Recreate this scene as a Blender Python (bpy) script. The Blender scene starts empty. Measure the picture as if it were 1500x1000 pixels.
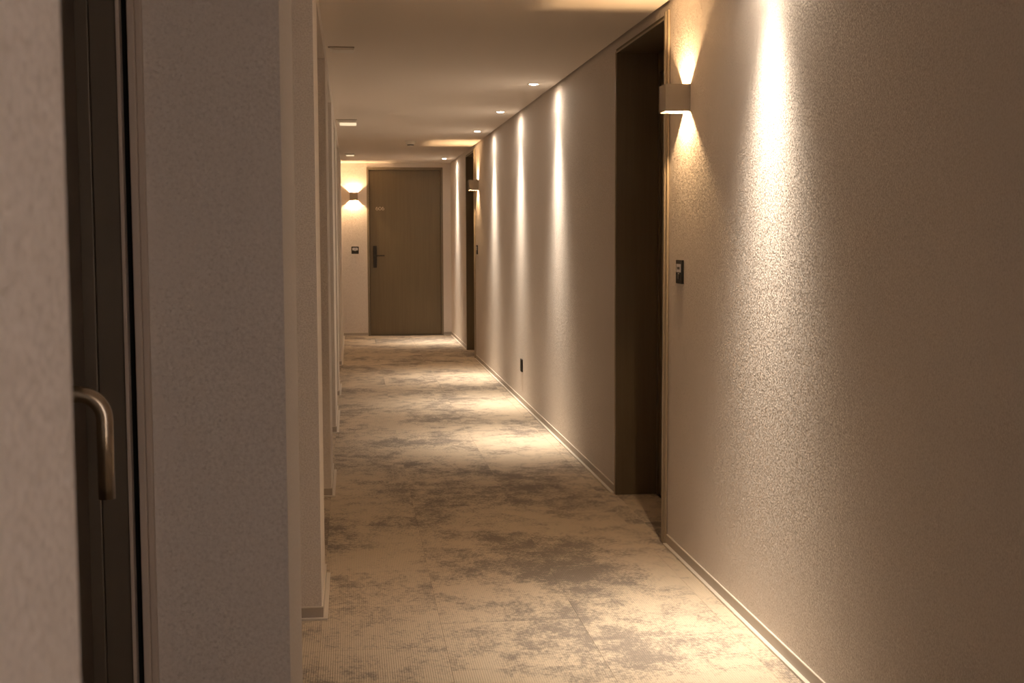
import bpy, bmesh, math, random
from mathutils import Matrix, Vector
random.seed(7)
sc = bpy.context.scene
C = sc.collection

# ------------------------------------------------------------------ camera
F_PX, YAW, PITCH, ROLL, EYE = 1888.8, 0.123669, 0.081526, -0.003292, 1.375
fwd = Vector((math.sin(YAW)*math.cos(PITCH), math.cos(YAW)*math.cos(PITCH), -math.sin(PITCH)))
rgt = Vector((math.cos(YAW), -math.sin(YAW), 0))
upv = rgt.cross(fwd)
r2 = rgt*math.cos(ROLL) + upv*math.sin(ROLL)
u2 = -rgt*math.sin(ROLL) + upv*math.cos(ROLL)
cam_d = bpy.data.cameras.new('camera')
cam = bpy.data.objects.new('camera', cam_d); C.objects.link(cam)
cam.matrix_world = Matrix(((r2.x, u2.x, -fwd.x, 0), (r2.y, u2.y, -fwd.y, 0), (r2.z, u2.z, -fwd.z, EYE), (0, 0, 0, 1)))
cam_d.sensor_width = 36.0
cam_d.lens = F_PX/1500*36
cam_d.clip_start = 0.02
cam_d.dof.use_dof = True
cam_d.dof.focus_distance = 7.0
cam_d.dof.aperture_fstop = 16.0
sc.camera = cam

# ------------------------------------------------------------------ world, daylight, exposure
W_STRENGTH = 0.6
DAY_W = 55.0            # fill daylight by an added, unseen window behind the viewer
DOWN_W = 325.0           # each ceiling spotlight
SCONCE_W = 13.5          # each wall sconce
EXPOSURE = 0.5
world = bpy.data.worlds.new('world'); sc.world = world; world.use_nodes = True
bg = world.node_tree.nodes['Background']
bg.inputs[0].default_value = (0.62, 0.74, 1.0, 1); bg.inputs[1].default_value = W_STRENGTH
sc.view_settings.view_transform = 'Standard'
sc.view_settings.look = 'None'
sc.view_settings.exposure = EXPOSURE
sc.view_settings.gamma = 1.0
sc.view_settings.use_curve_mapping = False
sc.cycles.use_denoising = True
sc.cycles.max_bounces = 10
sc.cycles.diffuse_bounces = 6
sc.cycles.sample_clamp_indirect = 4.0

# ------------------------------------------------------------------ main dimensions (metres)
XR, XL, H, YE, YB = 1.385, -0.122, 2.383, 17.98, -4.2
HEAD_L = 2.295                                   # head of the recesses on the short-sighted side
NICHES = [(0.58, 2.37), (2.895, 4.61), (5.21, 6.83), (7.57, 9.07), (10.2, 11.19), (12.06, 13.88)]
NX = -0.5                                        # back of these recesses
DOORS_R = [(5.55, 6.68), (14.42, 15.55)]
HEAD_R, DX = 2.32, 1.60                          # right doorways: head height, plane of the leaf

day = bpy.data.lights.new('fill_daylight', 'AREA')  # added fill light, out of view behind the viewer
day.shape = 'RECTANGLE'; day.size = 1.5; day.size_y = 2.0; day.energy = DAY_W; day.color = (1.0, 0.93, 0.89)
dayo = bpy.data.objects.new('fill_daylight', day); C.objects.link(dayo)
dayo.location = (XL-0.16, -2.3, 1.35); dayo.rotation_euler = (0, math.radians(-90), 0)   # faces +X, into the corridor

# ------------------------------------------------------------------ materials
def new_mat(name):
    m = bpy.data.materials.new(name); m.use_nodes = True
    nt = m.node_tree; b = nt.nodes['Principled BSDF']
    return m, nt, b
def N(nt, t, **kw):
    n = nt.nodes.new(t)
    for k, v in kw.items():
        if hasattr(n, k): setattr(n, k, v)
        else: n.inputs[k].default_value = v
    return n
def plain(name, col, rough=0.5, metal=0.0, bump=0.0, scale=200, var=0.0):
    m, nt, b = new_mat(name)
    b.inputs['Base Color'].default_value = (*col, 1); b.inputs['Roughness'].default_value = rough
    b.inputs['Metallic'].default_value = metal
    if bump or var:
        geo = N(nt, 'ShaderNodeNewGeometry')
        no = N(nt, 'ShaderNodeTexNoise', Scale=scale, Detail=3.0)
        nt.links.new(geo.outputs['Position'], no.inputs['Vector'])
        if bump:
            bp = N(nt, 'ShaderNodeBump', Strength=1.0, Distance=bump)
            nt.links.new(no.outputs[0], bp.inputs['Height']); nt.links.new(bp.outputs[0], b.inputs['Normal'])
        if var:
            mx = N(nt, 'ShaderNodeMix', data_type='RGBA')
            mx.inputs[6].default_value = (*[c*(1-var) for c in col], 1)
            mx.inputs[7].default_value = (*[min(1, c*(1+var)) for c in col], 1)
            nt.links.new(no.outputs[0], mx.inputs[0]); nt.links.new(mx.outputs[2], b.inputs['Base Color'])
    return m
def emit(name, col, s):
    m, nt, b = new_mat(name)
    b.inputs['Base Color'].default_value = (0.8, 0.8, 0.8, 1)
    b.inputs['Emission Color'].default_value = (*col, 1); b.inputs['Emission Strength'].default_value = s
    return m
def stucco(name, col, dist, s1):
    m, nt, b = new_mat(name)
    b.inputs['Roughness'].default_value = 0.75
    b.inputs['Specular IOR Level'].default_value = 0.25
    geo = N(nt, 'ShaderNodeNewGeometry')
    n1 = N(nt, 'ShaderNodeTexNoise', Scale=s1, Detail=1.5, Roughness=0.6)
    n3 = N(nt, 'ShaderNodeTexNoise', Scale=2.3, Detail=2.0)
    for n in (n1, n3): nt.links.new(geo.outputs['Position'], n.inputs['Vector'])
    # grains: the surface normal tips at random from grain to grain
    su = N(nt, 'ShaderNodeVectorMath', operation='SUBTRACT'); su.inputs[1].default_value = (0.5, 0.5, 0.5)
    sl_ = N(nt, 'ShaderNodeVectorMath', operation='SCALE'); sl_.inputs['Scale'].default_value = dist
    ad = N(nt, 'ShaderNodeVectorMath', operation='ADD'); nm = N(nt, 'ShaderNodeVectorMath', operation='NORMALIZE')
    nt.links.new(n1.outputs['Color'], su.inputs[0]); nt.links.new(su.outputs[0], sl_.inputs[0]); nt.links.new(sl_.outputs[0], ad.inputs[0])
    nt.links.new(geo.outputs['Normal'], ad.inputs[1]); nt.links.new(ad.outputs[0], nm.inputs[0]); nt.links.new(nm.outputs[0], b.inputs['Normal'])
    mx = N(nt, 'ShaderNodeMix', data_type='RGBA')
    mx.inputs[6].default_value = (*[c*0.95 for c in col], 1); mx.inputs[7].default_value = (*[c*1.04 for c in col], 1)
    nt.links.new(n3.outputs[0], mx.inputs[0]); nt.links.new(mx.outputs[2], b.inputs['Base Color'])
    return m
def brown_wood(name, col, rough=0.5):
    m, nt, b = new_mat(name)
    b.inputs['Roughness'].default_value = rough
    geo = N(nt, 'ShaderNodeNewGeometry')
    mp = N(nt, 'ShaderNodeMapping'); mp.inputs['Scale'].default_value = (60, 60, 2.0)
    no = N(nt, 'ShaderNodeTexNoise', Scale=1.0, Detail=4.0, Roughness=0.6)
    nt.links.new(geo.outputs['Position'], mp.inputs[0]); nt.links.new(mp.outputs[0], no.inputs['Vector'])
    mx = N(nt, 'ShaderNodeMix', data_type='RGBA')
    mx.inputs[6].default_value = (*[c*0.8 for c in col], 1); mx.inputs[7].default_value = (*[c*1.2 for c in col], 1)
    nt.links.new(no.outputs[0], mx.inputs[0]); nt.links.new(mx.outputs[2], b.inputs['Base Color'])
    bp = N(nt, 'ShaderNodeBump', Strength=0.4, Distance=0.0006)
    nt.links.new(no.outputs[0], bp.inputs['Height']); nt.links.new(bp.outputs[0], b.inputs['Normal'])
    return m
def carpet():
    m, nt, b = new_mat('carpet_tile_pile')
    b.inputs['Roughness'].default_value = 0.95
    b.inputs['Specular IOR Level'].default_value = 0.05
    L = nt.links
    geo = N(nt, 'ShaderNodeNewGeometry'); oi = N(nt, 'ShaderNodeObjectInfo')
    # a shift of the print from tile to tile
    wn = N(nt, 'ShaderNodeTexWhiteNoise', noise_dimensions='1D'); L.new(oi.outputs['Random'], wn.inputs['W'])
    sc1 = N(nt, 'ShaderNodeVectorMath', operation='SCALE'); sc1.inputs['Scale'].default_value = 0.16
    L.new(wn.outputs['Color'], sc1.inputs[0])
    ad = N(nt, 'ShaderNodeVectorMath', operation='ADD'); L.new(geo.outputs['Position'], ad.inputs[0]); L.new(sc1.outputs[0], ad.inputs[1])
    mp = N(nt, 'ShaderNodeMapping'); mp.inputs['Scale'].default_value = (1.2, 0.95, 1.0); L.new(ad.outputs[0], mp.inputs[0])
    # where worn patches gather, then the patches themselves, then their frayed edges
    big = N(nt, 'ShaderNodeTexNoise', Scale=1.5, Detail=2.0, Roughness=0.5); L.new(mp.outputs[0], big.inputs['Vector'])
    med = N(nt, 'ShaderNodeTexNoise', Scale=8.5, Detail=3.0, Roughness=0.6); L.new(mp.outputs[0], med.inputs['Vector'])
    fra = N(nt, 'ShaderNodeTexNoise', Scale=62.0, Detail=3.0, Roughness=0.75); L.new(mp.outputs[0], fra.inputs['Vector'])
    fin = N(nt, 'ShaderNodeTexNoise', Scale=420.0, Detail=1.0); L.new(geo.outputs['Position'], fin.inputs['Vector'])
    def wsum(x, w, y=None, c=0.0):
        n = N(nt, 'ShaderNodeMath', operation='MULTIPLY_ADD'); n.inputs[1].default_value = w; n.inputs[2].default_value = c
        L.new(x, n.inputs[0])
        if y is not None: L.new(y, n.inputs[2])
        return n.outputs[0]
    s_ = wsum(big.outputs[0], 0.9, wsum(med.outputs[0], 0.75, wsum(fra.outputs[0], 0.75, wsum(fin.outputs[0], 0.35, None, -0.175))))   # mean 1.2
    mr = N(nt, 'ShaderNodeMapRange', interpolation_type='SMOOTHSTEP'); mr.inputs['From Min'].default_value = 0.98; mr.inputs['From Max'].default_value = 1.32
    L.new(s_, mr.inputs['Value'])
    cm = N(nt, 'ShaderNodeMix', data_type='RGBA')
    cm.inputs[6].default_value = (0.30, 0.262, 0.232, 1); cm.inputs[7].default_value = (0.66, 0.565, 0.455, 1)
    L.new(mr.outputs[0], cm.inputs[0])
    # ribs of the loop pile run along the corridor
    sx = N(nt, 'ShaderNodeSeparateXYZ'); L.new(geo.outputs['Position'], sx.inputs[0])
    sn = N(nt, 'ShaderNodeMath', operation='MULTIPLY'); sn.inputs[1].default_value = 2*math.pi/0.0075; L.new(sx.outputs[0], sn.inputs[0])
    s2 = N(nt, 'ShaderNodeMath', operation='SINE'); L.new(sn.outputs[0], s2.inputs[0])
    s3 = N(nt, 'ShaderNodeMath', operation='MULTIPLY_ADD'); s3.inputs[1].default_value = 0.07; L.new(s2.outputs[0], s3.inputs[0])
    f2 = N(nt, 'ShaderNodeMath', operation='MULTIPLY_ADD'); f2.inputs[1].default_value = 0.9; f2.inputs[2].default_value = 0.55; L.new(fin.outputs[0], f2.inputs[0])
    L.new(f2.outputs[0], s3.inputs[2])
    mul = N(nt, 'ShaderNodeVectorMath', operation='SCALE'); L.new(cm.outputs[2], mul.inputs[0]); L.new(s3.outputs[0], mul.inputs['Scale'])
    L.new(mul.outputs[0], b.inputs['Base Color'])
    bh = N(nt, 'ShaderNodeMath', operation='MULTIPLY_ADD'); bh.inputs[1].default_value = 0.35; L.new(s2.outputs[0], bh.inputs[0]); L.new(fin.outputs[0], bh.inputs[2])
    bp = N(nt, 'ShaderNodeBump', Strength=0.6, Distance=0.002); L.new(bh.outputs[0], bp.inputs['Height']); L.new(bp.outputs[0], b.inputs['Normal'])
    return m
WALLC = (0.735, 0.68, 0.64)
M_WALL = stucco('wall_stucco', WALLC, 1.15, 185)
M_CEIL = plain('ceiling_paint', (0.80, 0.735, 0.67), 0.8, bump=0.0006, scale=260)
M_SLAB = plain('screed', (0.12, 0.11, 0.10), 0.9, bump=0.001)
M_CARPET = carpet()
M_BASE = plain('baseboard_grey_brown', (0.46, 0.41, 0.36), 0.45, var=0.05, scale=30)
M_FOOT = plain('baseboard_foot_cream', (0.76, 0.70, 0.63), 0.5, var=0.03, scale=30)
M_DOOR = brown_wood('door_brown', (0.17, 0.133, 0.081))
M_DOORD = brown_wood('door_lining_brown', (0.135, 0.103, 0.062))
M_FRAME = brown_wood('door_frame_brown', (0.23, 0.19, 0.135))
M_TRIM = plain('door_trim_tan', (0.40, 0.33, 0.24), 0.4, var=0.04, scale=40)
M_BLACK = plain('black_metal', (0.018, 0.015, 0.012), 0.4, var=0.1)
M_GASKET = plain('black_gasket', (0.004, 0.004, 0.004), 0.9, var=0.1)
M_STEEL = plain('brushed_steel', (0.58, 0.50, 0.40), 0.24, 1.0, var=0.04, scale=90)
M_DARKAL = plain('dark_aluminium', (0.14, 0.115, 0.088), 0.42, 0.35, var=0.06, scale=25)
M_PALE = plain('pale_frame_bead', (0.56, 0.48, 0.42), 0.5, var=0.03, scale=30)
M_SCON = plain('sconce_greige', (0.27, 0.225, 0.175), 0.45, var=0.04, scale=60)
M_SCONIN = plain('sconce_inner_white', (0.85, 0.82, 0.76), 0.6, var=0.02)
M_PLATE = plain('plate_dark_brown', (0.014, 0.012, 0.010), 0.6, var=0.08)
M_LABEL = plain('label_white', (0.72, 0.70, 0.74), 0.5, var=0.03)
M_WHITE = plain('white_plastic', (0.80, 0.76, 0.70), 0.5, var=0.03)
M_NUM = plain('number_silver', (0.62, 0.53, 0.42), 0.4, 0.0, var=0.03)
M_BULB = emit('spot_lens_glow', (1.0, 0.80, 0.55), 60.0)
M_LED = emit('sconce_led_glow', (1.0, 0.66, 0.33), 30.0)
M_EMERG = emit('emergency_diffuser_glow', (1.0, 0.80, 0.50), 0.55)
def glass_mat():
    m = bpy.data.materials.new('window_glass'); m.use_nodes = True; nt = m.node_tree
    nt.nodes.remove(nt.nodes['Principled BSDF']); out = nt.nodes['Material Output']
    t = N(nt, 'ShaderNodeBsdfTransparent'); g = N(nt, 'ShaderNodeBsdfGlossy', Roughness=0.02); fr = N(nt, 'ShaderNodeFresnel', IOR=1.45)
    mx = N(nt, 'ShaderNodeMixShader')
    nt.links.new(fr.outputs[0], mx.inputs[0]); nt.links.new(t.outputs[0], mx.inputs[1]); nt.links.new(g.outputs[0], mx.inputs[2])
    nt.links.new(mx.outputs[0], out.inputs[0]); return m
M_GLASS = glass_mat()

# ------------------------------------------------------------------ mesh helpers
def boxes_mesh(name, boxes, bevel=0.0):
    bm = bmesh.new()
    for (x0, x1, y0, y1, z0, z1) in boxes:
        vs = [bm.verts.new(p) for p in ((x0,y0,z0),(x1,y0,z0),(x1,y1,z0),(x0,y1,z0),(x0,y0,z1),(x1,y0,z1),(x1,y1,z1),(x0,y1,z1))]
        for f in ((0,3,2,1),(4,5,6,7),(0,1,5,4),(1,2,6,5),(2,3,7,6),(3,0,4,7)): bm.faces.new([vs[i] for i in f])
    if bevel:
        bmesh.ops.bevel(bm, geom=list(bm.edges), offset=bevel, segments=2, affect='EDGES', profile=0.5)
    me = bpy.data.meshes.new(name); bm.to_mesh(me); bm.free(); return me
def lathe_mesh(name, prof, seg=32):
    """profile of (radius, z), closed at both ends on the axis"""
    bm = bmesh.new(); rings = []
    for r, z in prof:
        if r < 1e-6: rings.append([bm.verts.new((0, 0, z))])
        else: rings.append([bm.verts.new((r*math.cos(2*math.pi*k/seg), r*math.sin(2*math.pi*k/seg), z)) for k in range(seg)])
    for a, b in zip(rings, rings[1:]):
        for k in range(seg):
            k2 = (k+1) % seg
            if len(a) == 1 and len(b) == 1: continue
            if len(a) == 1: bm.faces.new((a[0], b[k], b[k2]))
            elif len(b) == 1: bm.faces.new((a[k], b[0], a[k2]))
            else: bm.faces.new((a[k], b[k], b[k2], a[k2]))
    bmesh.ops.recalc_face_normals(bm, faces=bm.faces)
    me = bpy.data.meshes.new(name); bm.to_mesh(me); bm.free()
    for p in me.polygons: p.use_smooth = True
    return me
def tube_mesh(name, pts, rad, seg=20):
    bm = bmesh.new(); rings = []; pts = [Vector(p) for p in pts]
    for i, p in enumerate(pts):
        d = (pts[min(i+1, len(pts)-1)] - pts[max(i-1, 0)]).normalized()
        a = Vector((0, 1, 0)); b = d.cross(a).normalized(); a = b.cross(d).normalized()
        rings.append([bm.verts.new(p + rad*(math.cos(2*math.pi*k/seg)*a + math.sin(2*math.pi*k/seg)*b)) for k in range(seg)])
    for r0, r1 in zip(rings, rings[1:]):
        for k in range(seg): bm.faces.new((r0[k], r0[(k+1) % seg], r1[(k+1) % seg], r1[k]))
    sides = list(bm.faces)
    caps = [bm.faces.new(rings[0][::-1]), bm.faces.new(rings[-1])]
    bmesh.ops.recalc_face_normals(bm, faces=bm.faces)
    for f in sides: f.smooth = True
    for f in caps: f.smooth = False
    me = bpy.data.meshes.new(name); bm.to_mesh(me); bm.free(); return me
def link(name, me, mat=None, parent=None, loc=(0,0,0), rot=(0,0,0)):
    if mat is not None and me is not None and not me.materials: me.materials.append(mat)
    o = bpy.data.objects.new(name, me); C.objects.link(o)
    o.location = loc; o.rotation_euler = rot
    if parent: o.parent = parent
    return o
def box(name, b, mat, parent=None, bevel=0.0, loc=(0,0,0), rot=(0,0,0)):
    bs = b if isinstance(b[0], (tuple, list)) else [b]
    return link(name, boxes_mesh(name, bs, bevel), mat, parent, loc, rot)
def tag(o, label, cat, group=None, kind=None):
    o['label'] = label; o['category'] = cat
    if group: o['group'] = group
    if kind: o['kind'] = kind
    return o
def empty(name, loc=(0,0,0), rz=0.0):
    o = bpy.data.objects.new(name, None); C.objects.link(o); o.location = loc; o.rotation_euler = (0, 0, rz)
    o.empty_display_size = 0.05
    return o

# ------------------------------------------------------------------ floor and carpet tiles
TH = 0.008
floor = box('floor', (XL-0.7, XR+0.5, YB-0.2, YE+0.3, -0.15, -TH), M_SLAB)
tag(floor, 'corridor floor laid with mottled beige and grey carpet tiles', 'floor', kind='structure')
regions = [(XL, XR, YB, YE)]
regions += [(NX+0.03, XL, a, b) for a, b in NICHES]
regions += [(XR, DX-0.001, a+0.02, b-0.02) for a, b in DOORS_R]
tile_cache = {}
def tile(x0, x1, y0, y1):
    g = 0.0003
    w, d = round(x1-x0-2*g, 4), round(y1-y0-2*g, 4)
    if w < 0.004 or d < 0.004: return
    if (w, d) not in tile_cache:
        e = 0.0007; t = min(e, w/3, d/3)
        bm = bmesh.new()
        lo = [bm.verts.new(p) for p in ((-w/2,-d/2,-TH),(w/2,-d/2,-TH),(w/2,d/2,-TH),(-w/2,d/2,-TH))]
        mi = [bm.verts.new(p) for p in ((-w/2,-d/2,-e),(w/2,-d/2,-e),(w/2,d/2,-e),(-w/2,d/2,-e))]
        hi = [bm.verts.new(p) for p in ((-w/2+t,-d/2+t,0),(w/2-t,-d/2+t,0),(w/2-t,d/2-t,0),(-w/2+t,d/2-t,0))]
        bm.faces.new(hi); bm.faces.new(lo[::-1])
        for a, b in ((lo, mi), (mi, hi)):
            for k in range(4): bm.faces.new((a[k], a[(k+1) % 4], b[(k+1) % 4], b[k]))
        me = bpy.data.meshes.new('carpet_tile'); bm.to_mesh(me); bm.free(); me.materials.append(M_CARPET)
        tile_cache[(w, d)] = me
    link('carpet_tile', tile_cache[(w, d)], None, floor, ((x0+x1)/2, (y0+y1)/2, 0))
TS = 0.5
X0 = 0.30
for (rx0, rx1, ry0, ry1) in regions:
    i0 = math.floor((rx0-X0)/TS); i1 = math.ceil((rx1-X0)/TS)
    for i in range(i0, i1):
        off = 0.49 + (0.25 if i % 2 else 0.0)
        j0 = math.floor((ry0-off)/TS); j1 = math.ceil((ry1-off)/TS)
        for j in range(j0, j1):
            x0, x1 = max(rx0, X0+i*TS), min(rx1, X0+(i+1)*TS)
            y0, y1 = max(ry0, off+j*TS), min(ry1, off+(j+1)*TS)
            if x1 > x0 and y1 > y0: tile(x0, x1, y0, y1)

# ------------------------------------------------------------------ ceiling
GAP = 0.015
ceil = box('ceiling', (XL-0.0, XR-GAP, YB, YE, H, H+0.05), M_CEIL)
tag(ceil, 'plain beige painted corridor ceiling with a shadow gap along the wall', 'ceiling', kind='structure')
box('ceiling_slab', (XL-0.7, XR+0.5, YB-0.2, YE+0.3, H+0.05, H+0.12), M_SLAB, ceil)

# ------------------------------------------------------------------ walls
TOP = H+0.05
wr = []
ys = [YB]
for a, b in DOORS_R:
    wr.append((XR, XR+0.40, ys[-1], a, -TH, TOP)); ys.append(b)
    wr.append((XR, XR+0.40, a, b, HEAD_R+0.02, TOP))
    wr.append((DX+0.06, XR+0.40, a, b, -TH, HEAD_R+0.02))
wr.append((XR, XR+0.40, ys[-1], YE, -TH, TOP))
wall_right = box('wall_right', wr, M_WALL)
tag(wall_right, 'long textured stucco wall grazed by the ceiling spotlights', 'wall', kind='structure')
wl = []
prev = YB
for a, b in NICHES:
    wl.append((XL-0.5, XL, prev, a, -TH, TOP))
    wl.append((XL-0.5, XL, a, b, HEAD_L, TOP))
    prev = b
wl.append((XL-0.5, XL, prev, YE, -TH, TOP))
WY0, WY1, WZ0, WZ1 = -3.35, -1.25, 0.55, 2.15             # opening for the added window, unseen behind the viewer
wl[0] = (XL-0.5, XL, WY1, NICHES[0][0], -TH, TOP)
wl += [(XL-0.5, XL, YB, WY0, -TH, TOP), (XL-0.5, XL, WY0, WY1, -TH, WZ0), (XL-0.5, XL, WY0, WY1, WZ1, TOP)]
for k, (a, b) in enumerate(NICHES):
    wl.append((XL-0.62, NX-0.06, a, b, -TH, HEAD_L))
wall_left = box('wall_left', wl, M_WALL)
tag(wall_left, 'stucco wall broken up by a row of deep door recesses', 'wall', kind='structure')
DLx0, DLx1 = 0.224, 1.274
wall_end = box('wall_end', [(XL-0.3, DLx0, YE, YE+0.25, -TH, TOP), (DLx1, XR+0.3, YE, YE+0.25, -TH, TOP),
                            (DLx0, DLx1, YE, YE+0.25, 2.325, TOP), (DLx0, DLx1, YE+0.16, YE+0.25, -TH, 2.325)], M_WALL)
tag(wall_end, 'narrow stucco end wall around the room 606 door', 'wall', kind='structure')
wall_back = box('wall_back', (XL-0.3, XR+0.3, YB-0.15, YB, -TH, TOP), M_WALL)
tag(wall_back, 'stucco wall closing the other corridor end', 'wall', kind='structure')
win = empty('fill_window_1', (XL-0.09, (WY0+WY1)/2, WZ0)); tag(win, 'dark framed unseen window added to give the corridor fill daylight', 'window', kind='structure')
hw, hh = (WY1-WY0)/2, WZ1-WZ0
box('window_frame', [(-0.03, 0.03, -hw, -hw+0.05, 0, hh), (-0.03, 0.03, hw-0.05, hw, 0, hh), (-0.03, 0.03, -hw+0.05, hw-0.05, 0, 0.05), (-0.03, 0.03, -hw+0.05, hw-0.05, hh-0.05, hh)], M_DARKAL, win)
box('window_pane', (-0.004, 0.004, -hw+0.05, hw-0.05, 0.05, hh-0.05), M_GLASS, win)

# ------------------------------------------------------------------ baseboards: strip, its lit top edge painted as a pale bead, and a pale foot
BH, BT, FT, FHH = 0.044, 0.006, 0.021, 0.008
def board(strips, feet, axis, face, a, b, s, ea=0, eb=0):
    """axis 'y' runs along the corridor on plane x=face, 'x' across it on plane y=face; s = side it stands out to;
    ea, eb = 1 where the run goes round an outer corner at that end"""
    lo, hi = sorted((face, face+s*BT)); fl, fh = sorted((face, face+s*FT))
    if axis == 'y':
        strips.append((lo, hi, a-ea*BT, b+eb*BT, 0.0, BH)); feet.append((fl, fh, a-ea*FT, b+eb*FT, 0.0, FHH))
    else:
        strips.append((a-ea*BT, b+eb*BT, lo, hi, 0.0, BH)); feet.append((a-ea*FT, b+eb*FT, fl, fh, 0.0, FHH))
def make_board(name, runs, label):
    st, ft = [], []
    for r in runs: board(st, ft, *r)
    o = box(name, st, M_BASE, None, 0.0012); tag(o, label, 'baseboard', kind='structure')
    box('foot_strip', ft, M_FOOT, o, 0.001)
    tops = [(x0, x1, y0, y1, z1-0.0005, z1+0.0035) for (x0, x1, y0, y1, z0, z1) in st]
    box('lit_top_bead', tops, M_FOOT, o)  # cream colour stands for spotlight on the top edge
    return o
runs = []; p = YB
for a, b in DOORS_R: runs.append(('y', XR, p, a-0.012, -1)); p = b+0.012
runs.append(('y', XR, p, YE, -1))
make_board('baseboard_right', runs, 'low grey-brown baseboard along the spotlit wall')
runs = []; p = YB
for k, (a, b) in enumerate(NICHES):
    runs.append(('y', XL, p, a, 1, 0 if k == 0 else 1, 1)); p = b
    x0 = -0.358 if k == 0 else NX+0.004
    runs.append(('x', b, x0, XL, -1)); runs.append(('x', a, NX+0.11 if k == 0 else x0, XL, 1))
runs.append(('y', XL, p, YE, 1, 1, 0))
make_board('baseboard_left', runs, 'low grey-brown baseboard wrapping into the door recesses')
make_board('baseboard_end', [('x', YE, XL, DLx0-0.002, -1), ('x', YE, DLx1+0.002, XR, -1)], 'short baseboard pieces either side of the room 606 door')

# ------------------------------------------------------------------ doors
def lever(parent, y, x, z, sx):
    """black plate with a lever on a leaf that faces -x / +x (sx)"""
    hd = box('door_handle', (-0.005, 0.005, -0.024, 0.024, -0.15, 0.15), M_BLACK, parent, 0.004, (x+sx*0.005, y, z))
    return hd
dn = 0
# end door, number 606
d = empty('door_1', ((DLx0+DLx1)/2, YE, 0)); tag(d, 'brown door with number 606 and black handle closing the corridor', 'door', kind='structure')
cx = (DLx0+DLx1)/2
box('door_frame', [(-0.525, -0.497, -0.004, 0.16, 0, 2.325), (0.497, 0.525, -0.004, 0.16, 0, 2.325), (-0.497, 0.497, -0.004, 0.16, 2.290, 2.325)], M_FRAME, d, 0.002)
leaf = box('door_leaf', (-0.494, 0.494, 0.03, 0.075, 0.006, 2.286), M_DOOR, d, 0.002)
pl = box('handle_plate', (-0.0245, 0.0245, -0.006, 0.006, -0.151, 0.151), M_BLACK, leaf, 0.005, (0.3275-cx, 0.024, 1.095))
hb = bmesh.new()
me = boxes_mesh('door_lever', [(-0.010, 0.010, -0.055, -0.006, -0.009, 0.009), (-0.010, 0.132, -0.062, -0.046, -0.009, 0.009)], 0.003)
link('door_lever', me, M_BLACK, leaf, (0.3275-cx, 0.024, 1.111))
hb.free()
# raised digits 6 0 6 drawn as round strokes
def stroke(pts, w, t):
    """flat ribbon of width w in the xz plane, t thick"""
    bm = bmesh.new(); n = len(pts); closed = (Vector(pts[0])-Vector(pts[-1])).length < 1e-6
    P = [Vector((p[0], 0, p[1])) for p in (pts[:-1] if closed else pts)]; m = len(P); L = []
    for i in range(m):
        a = P[(i-1) % m] if closed or i > 0 else P[i]; b = P[(i+1) % m] if closed or i < m-1 else P[i]
        dd = (b-a).normalized(); nn = Vector((dd.z, 0, -dd.x))*w/2
        q = [P[i]+nn, P[i]-nn]
        L.append([bm.verts.new(q[0]), bm.verts.new(q[1]), bm.verts.new(q[1]+Vector((0, -t, 0))), bm.verts.new(q[0]+Vector((0, -t, 0)))])
    for i in range(m if closed else m-1):
        A, B = L[i], L[(i+1) % m]
        for k in range(4): bm.faces.new((A[k], A[(k+1) % 4], B[(k+1) % 4], B[k]))
    if not closed: bm.faces.new(L[0][::-1]); bm.faces.new(L[-1])
    bmesh.ops.recalc_face_normals(bm, faces=bm.faces)
    return bm
def digit(kind, x, z):
    w, t = 0.0075, 0.003
    def ell(cx_, cz_, rx, rz, a0, a1, n=24): return [(cx_+rx*math.cos(math.radians(a0+(a1-a0)*k/n)), cz_+rz*math.sin(math.radians(a0+(a1-a0)*k/n))) for k in range(n+1)]
    bms = []
    if kind == '0': bms.append(stroke(ell(0, 0, 0.0165, 0.0205, 0, 360), w, t))
    else:
        bms.append(stroke(ell(0, -0.007, 0.0145, 0.0140, 0, 360), w, t))
        bms.append(stroke(ell(0.006, -0.007, 0.0205, 0.0295, 180, 98), w, t))
    bm = bmesh.new()
    for b_ in bms:
        tmp = bpy.data.meshes.new('tmp'); b_.to_mesh(tmp); b_.free(); bm.from_mesh(tmp); bpy.data.meshes.remove(tmp)
    me = bpy.data.meshes.new('number_digit'); bm.to_mesh(me); bm.free()
    return link('number_digit', me, M_NUM, leaf, (x-cx, 0.030, z))
for ch, x in (('6', 0.364), ('0', 0.404), ('6', 0.446)): digit(ch, x, 1.760)

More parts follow.
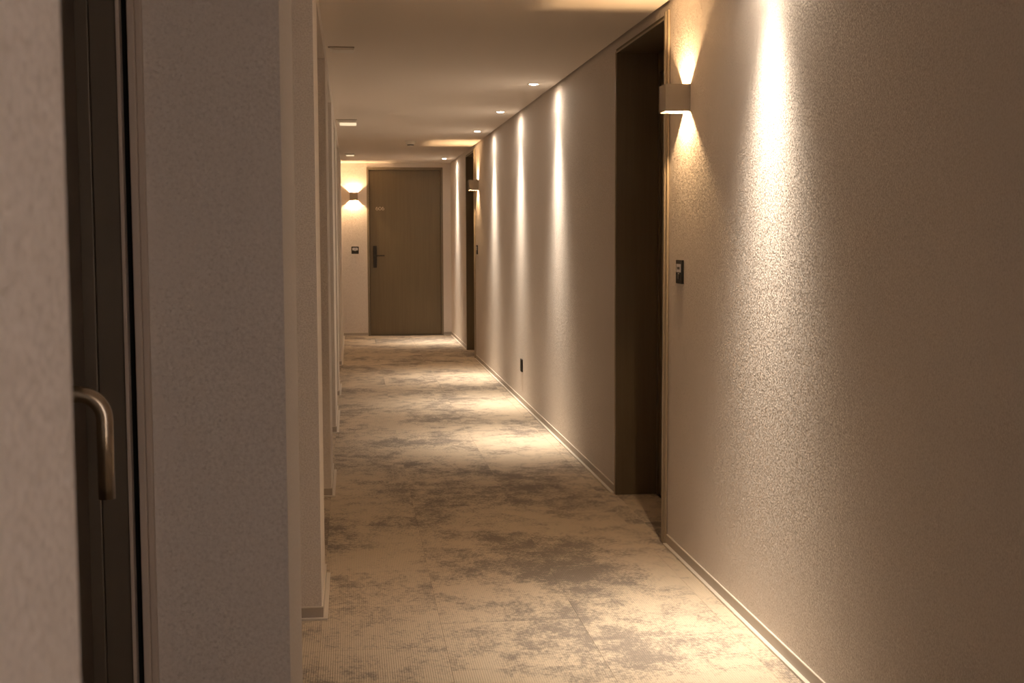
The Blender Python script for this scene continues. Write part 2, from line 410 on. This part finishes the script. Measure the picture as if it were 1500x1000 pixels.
# recessed doors of the spotlit wall
def right_door(name, a, b, label):
    d = empty(name, (XR, (a+b)/2, 0)); hwid = (b-a)/2; dep = DX-XR
    tag(d, label, 'door', kind='structure')
    t = 0.02
    box('jamb_lining', (-0.004, dep+0.06, hwid-t, hwid, 0, HEAD_R+t), M_DOORD, d, 0.001)
    box('jamb_lining', (-0.004, dep+0.06, -hwid, -hwid+t, 0, HEAD_R+t), M_DOORD, d, 0.001)
    box('head_lining', (-0.004, dep+0.06, -hwid+t, hwid-t, HEAD_R, HEAD_R+t), M_DOORD, d, 0.001)
    box('architrave', [(-0.012, -0.002, -hwid-0.012, -hwid+0.018, 0, HEAD_R+0.03), (-0.016, -0.002, -hwid+0.020, -hwid+0.046, 0, HEAD_R+0.026)], M_TRIM, d, 0.003)
    box('edge_bead', [(-0.008, -0.002, hwid-0.006, hwid+0.006, 0, HEAD_R+0.006), (-0.008, -0.002, -hwid+0.046, hwid-0.006, HEAD_R-0.002, HEAD_R+0.006)], M_TRIM, d, 0.001)
    box('inner_frame', [(dep, dep+0.05, hwid-t-0.03, hwid-t, 0, HEAD_R), (dep, dep+0.05, -hwid+t, -hwid+t+0.03, 0, HEAD_R), (dep, dep+0.05, -hwid+t+0.03, hwid-t-0.03, HEAD_R-0.10, HEAD_R)], M_DOORD, d, 0.001)
    lf = box('door_leaf', (dep+0.008, dep+0.05, -hwid+t+0.032, hwid-t-0.032, 0.006, HEAD_R-0.103), M_DOOR, d, 0.001)
    box('handle_plate', (-0.006, 0.006, -0.0245, 0.0245, -0.151, 0.151), M_BLACK, lf, 0.005, (dep+0.003, -hwid+t+0.10, 1.095))
    link('door_lever', boxes_mesh('door_lever', [(-0.055, -0.006, -0.010, 0.010, -0.009, 0.009), (-0.062, -0.046, -0.010, 0.132, -0.009, 0.009)], 0.003), M_BLACK, lf, (dep+0.003, -hwid+t+0.10, 1.111))
    return d
right_door('door_2', *DOORS_R[0], 'dark brown recessed door beside the wall sconce that hangs before the socket outlet')
right_door('door_3', *DOORS_R[1], 'dark brown recessed door in the spotlit wall close to room 606')
# doors at the back of the recesses on the other side
for k, (a, b) in enumerate(NICHES[1:]):
    d = empty('door_%d' % (k+4), (NX, (a+b)/2, 0)); hwid = (b-a)/2
    tag(d, 'brown door set back in %s stucco recess counted from the steel handled door' % ('first', 'second', 'third', 'fourth', 'fifth')[k], 'door', kind='structure')
    pw = min(hwid, 0.52)
    box('door_frame', [(-0.06, 0.004, pw-0.03, pw, 0, HEAD_L), (-0.06, 0.004, -pw, -pw+0.03, 0, HEAD_L), (-0.06, 0.004, -pw+0.03, pw-0.03, HEAD_L-0.035, HEAD_L)], M_FRAME, d, 0.001)
    if hwid > pw+0.01:
        box('side_panel', (-0.06, -0.002, pw, hwid, 0, HEAD_L), M_WALL, d); box('side_panel', (-0.06, -0.002, -hwid, -pw, 0, HEAD_L), M_WALL, d)
    lf = box('door_leaf', (-0.05, -0.01, -pw+0.032, pw-0.032, 0.006, HEAD_L-0.038), M_DOOR, d, 0.001)
    box('handle_plate', (-0.006, 0.006, -0.0245, 0.0245, -0.151, 0.151), M_BLACK, lf, 0.005, (-0.004, pw-0.11, 1.095))
    link('door_lever', boxes_mesh('door_lever', [(0.006, 0.055, -0.010, 0.010, -0.009, 0.009), (0.046, 0.062, -0.132, 0.010, -0.009, 0.009)], 0.003), M_BLACK, lf, (-0.004, pw-0.11, 1.111))
# metal door with the steel handle in the nearest recess
a, b = NICHES[0]
d = empty('door_9', (-0.47, (a+b)/2, 0)); tag(d, 'dark metal framed door with bent steel tube handle in a stucco recess', 'door', kind='structure')
oy = (a+b)/2; ox = -0.47
def rel(x0, x1, y0, y1, z0, z1): return (x0-ox, x1-ox, y0-oy, y1-oy, z0, z1)
fr = 2.352
box('pale_bead', [rel(-0.382, -0.3695, b-0.028, b, 0, HEAD_L), rel(-0.3695, -0.359, b-0.020, b, 0, HEAD_L)], M_PALE, d, 0.002)
box('gasket', rel(-0.394, -0.382, b-0.006, b, 0, HEAD_L), M_GASKET, d)
box('frame_lip', rel(-0.4005, -0.394, b-0.030, b, 0, HEAD_L), M_PALE, d, 0.001)
box('door_frame', [rel(-0.447, -0.4005, b-0.024, b, 0, HEAD_L), rel(-0.50, -0.447, b-0.030, b, 0, HEAD_L), rel(-0.50, -0.40, a, a+0.05, 0, HEAD_L), rel(-0.50, -0.40, a+0.05, b-0.03, HEAD_L-0.05, HEAD_L)], M_DARKAL, d, 0.002)
lf = box('door_leaf', rel(-0.51, -0.468, a+0.053, b-0.033, 0.008, HEAD_L-0.053), M_DARKAL, d, 0.002)
gx, gz, gr, hy = -0.398, 1.124, 0.0135, 2.13
R = 0.042
path = [(-0.470, 0, gz), (gx-R-0.01, 0, gz), (gx-R, 0, gz)]
path += [(gx-R+R*math.sin(t*math.pi/24), 0, gz-R+R*math.cos(t*math.pi/24)) for t in range(1, 13)]
path += [(gx, 0, gz-R-0.02), (gx, 0, 0.953)]
path = [(p[0]-ox, hy-oy, p[2]) for p in path]
hd = link('tube_handle', tube_mesh('tube_handle', path, gr, 28), M_STEEL, lf); hd['label'] = 'brushed steel tube handle bent downwards'
box('handle_rosette', rel(-0.4685, -0.462, hy-0.018, hy+0.018, gz-0.04, gz+0.04), M_STEEL, lf, 0.002)

# ------------------------------------------------------------------ lamps
WARM = (1.0, 0.83, 0.64)
SWARM = (1.0, 0.62, 0.30)
def lamp_nodes(l, power, floor_frac):
    """photometric curve of a narrow-beam lamp: cos^power about straight down, with a weak wide skirt"""
    l.use_nodes = True; nt = l.node_tree; em = nt.nodes['Emission']
    tc = N(nt, 'ShaderNodeTexCoord'); sx = N(nt, 'ShaderNodeSeparateXYZ'); nt.links.new(tc.outputs['Normal'], sx.inputs[0])
    ng = N(nt, 'ShaderNodeMath', operation='MULTIPLY', use_clamp=True); ng.inputs[1].default_value = -1.0; nt.links.new(sx.outputs[2], ng.inputs[0])
    pw = N(nt, 'ShaderNodeMath', operation='POWER'); pw.inputs[1].default_value = power; nt.links.new(ng.outputs[0], pw.inputs[0])
    ad = N(nt, 'ShaderNodeMath', operation='MULTIPLY_ADD'); ad.inputs[1].default_value = floor_frac; nt.links.new(ng.outputs[0], ad.inputs[0]); nt.links.new(pw.outputs[0], ad.inputs[2])
    nt.links.new(ad.outputs[0], em.inputs['Strength'])
me_ring = lathe_mesh('trim_ring', [(0.028, 0.0), (0.029, -0.004), (0.042, -0.004), (0.045, 0.0)], 40)
me_lens = lathe_mesh('lens', [(0.028, 0.0), (0.027, -0.004), (0.018, -0.007), (0.0, -0.008)], 40)
me_ring.materials.append(M_WHITE); me_lens.materials.append(M_BULB)
SPOTS = [(4.17, 'round ceiling spotlight just outside the recessed doorway, over the sconce side'),
         (-1.90, 'round ceiling spotlight added out of view as fill light'),  # unseen lamp added behind the viewer to lift the ambient light
         (8.60, 'round ceiling spotlight next to the long dark doorway, first of three in a row'),
         (10.53, 'round ceiling spotlight, middle of three in a row above the socket outlet'),
         (12.48, 'round ceiling spotlight, last of three in a row near the smoke detector'),
         (16.87, 'round ceiling spotlight on its own near the room 606 door')]
ld = bpy.data.lights.new('spot_light', 'POINT'); ld.energy = DOWN_W; ld.color = WARM; ld.shadow_soft_size = 0.018
lamp_nodes(ld, 23.0, 0.02)
for y, lab in SPOTS:
    s = empty('ceiling_spotlight', (1.22, y, H)); tag(s, lab, 'ceiling light', 'round spotlights along the ceiling edge')
    link('trim_ring', me_ring, None, s); link('lens', me_lens, None, s)
    lo = bpy.data.objects.new('spot_light', ld); C.objects.link(lo); lo.parent = s; lo.location = (0, 0, -0.028)
# cube sconces, open above and below; local +x... the back lies on local y = 0 and the box stands out to -y
SW, SH, SD, ST = 0.110, 0.110, 0.104, 0.004
h2 = SW/2
me_sh = boxes_mesh('housing', [(-h2, -h2+ST, -SD, 0, -SH/2, SH/2), (h2-ST, h2, -SD, 0, -SH/2, SH/2), (-h2+ST, h2-ST, -SD, -SD+ST, -SH/2, SH/2)])
me_bk = boxes_mesh('back_plate', [(-h2+ST, h2-ST, -0.003, -0.0002, -SH/2, SH/2)])
me_led = boxes_mesh('led_block', [(-0.014, 0.014, -SD/2-0.014, -SD/2+0.014, -0.004, 0.004)], 0.001)
me_br = boxes_mesh('led_bridge', [(-h2+ST, h2-ST, -SD/2-0.006, -SD/2+0.006, -0.0015, 0.0015)])
me_sh.materials.append(M_SCON); me_bk.materials.append(M_SCONIN); me_led.materials.append(M_LED); me_br.materials.append(M_SCON)
sl = bpy.data.lights.new('sconce_light', 'POINT'); sl.energy = SCONCE_W; sl.color = SWARM; sl.shadow_soft_size = 0.006
for loc, rz, lab in (((XR, 5.257, 1.937), -math.pi/2, 'cube wall sconce glowing up and down beside the first dark doorway'),
                     ((XR, 14.10, 1.930), -math.pi/2, 'cube wall sconce by the dark doorway close to the end wall'),
                     ((0.046, YE, 1.925), 0.0, 'cube wall sconce on the end wall beside the room 606 door')):
    s = empty('wall_sconce', loc, rz); tag(s, lab, 'wall lamp', 'cube sconces')
    link('housing', me_sh, None, s); link('back_plate', me_bk, None, s); link('led_block', me_led, None, s); link('led_bridge', me_br, None, s)
    for sg in (-1, 1):
        lo = bpy.data.objects.new('sconce_light', sl); C.objects.link(lo); lo.parent = s; lo.location = (0, -SD/2, sg*0.012)

# ------------------------------------------------------------------ small fittings
# square dark plates with a white label and a bell button
me_pl = boxes_mesh('plate', [(-0.05, 0.05, -0.010, 0, -0.05, 0.05)], 0.002); me_pl.materials.append(M_PLATE)
me_lb = boxes_mesh('white_label', [(-0.036, 0.036, -0.0115, -0.0095, -0.002, 0.033)], 0.0005); me_lb.materials.append(M_LABEL)
me_mk = boxes_mesh('label_mark', [(-0.020+0.0155*k, -0.011+0.0155*k, -0.0122, -0.0113, 0.010, 0.021) for k in range(3)]); me_mk.materials.append(M_PLATE)
me_bt = boxes_mesh('bell_button', [(-0.016, 0.016, -0.0125, -0.0095, -0.030, -0.012)], 0.001); me_bt.materials.append(M_BLACK)
me_dt = boxes_mesh('indicator', [(-0.010, 0.010, -0.0118, -0.0095, -0.0095, -0.0055)], 0.0005); me_dt.materials.append(M_FOOT)
for loc, rz, lab in (((XR, 5.335, 1.222), -math.pi/2, 'square black bell plate with white label beside the first dark doorway'),
                     ((XR, 14.20, 1.226), -math.pi/2, 'square black bell plate by the dark doorway close to the end wall'),
                     ((0.056, YE, 1.188), 0.0, 'square black bell plate with white label beside the room 606 door')):
    s = empty('bell_plate', loc, rz); tag(s, lab, 'door bell', 'square bell plates')
    pp = link('plate', me_pl, None, s); lb = link('white_label', me_lb, None, s); link('label_mark', me_mk, None, lb)
    link('bell_button', me_bt, None, s); link('indicator', me_dt, None, s)
# socket outlet low on the wall
s = empty('socket_outlet', (XR, 10.47, 0.315), -math.pi/2); tag(s, 'small dark socket outlet low on the spotlit wall', 'socket')
box('plate', (-0.045, 0.045, -0.011, 0, -0.052, 0.052), M_PLATE, s, 0.003)
for z in (-0.025, 0.025): box('socket_insert', (-0.030, 0.030, -0.0135, -0.010, z-0.021, z+0.021), M_BLACK, s, 0.003)
# flat emergency lights along the ceiling edge
def emergency(x0, x1, y, hgt, dep, glow, lab):   # dark plate painting the gap shadow at the ceiling, box below it, diffuser underneath
    s = empty('emergency_light', ((x0+x1)/2, y, H)); tag(s, lab, 'emergency light', 'flat emergency lights on the ceiling')
    w = (x1-x0)/2
    box('gap_shadow_plate', (-w, w, -0.002, 0.03, -0.004, 0), M_SCON, s, 0.001)
    box('housing', (-w*0.86, w*0.97, 0.004, dep, -hgt*0.62, -0.004), M_WHITE, s, 0.0015)
    box('diffuser', (-w*0.66, w*0.94, 0.006, dep-0.006, -hgt, -hgt*0.60), glow, s, 0.0015)
emergency(-0.108, 0.032, 7.03, 0.015, 0.14, M_WHITE, 'flat unlit emergency light on the ceiling opposite the first dark doorway')
emergency(-0.113, 0.066, 11.33, 0.046, 0.12, M_EMERG, 'boxy emergency light with glowing strip across from the socket outlet')
emergency(-0.062, 0.055, 15.96, 0.026, 0.12, M_EMERG, 'small emergency light on the ceiling near the room 606 door')
# smoke detector
s = empty('smoke_detector', (0.640, 13.80, H)); tag(s, 'small white round smoke detector on the ceiling', 'smoke detector')
link('base_plate', lathe_mesh('base_plate', [(0, 0), (0.060, 0), (0.060, -0.006), (0.054, -0.008), (0, -0.008)]), M_WHITE, s)
link('body', lathe_mesh('body', [(0, -0.008), (0.052, -0.008), (0.051, -0.030), (0.044, -0.040), (0, -0.040)]), M_WHITE, s)
link('sensor_slot', lathe_mesh('sensor_slot', [(0, -0.040), (0.036, -0.040), (0.034, -0.050), (0, -0.050)]), M_BLACK, s)
link('cap', lathe_mesh('cap', [(0, -0.050), (0.038, -0.050), (0.034, -0.056), (0, -0.060)]), M_WHITE, s)
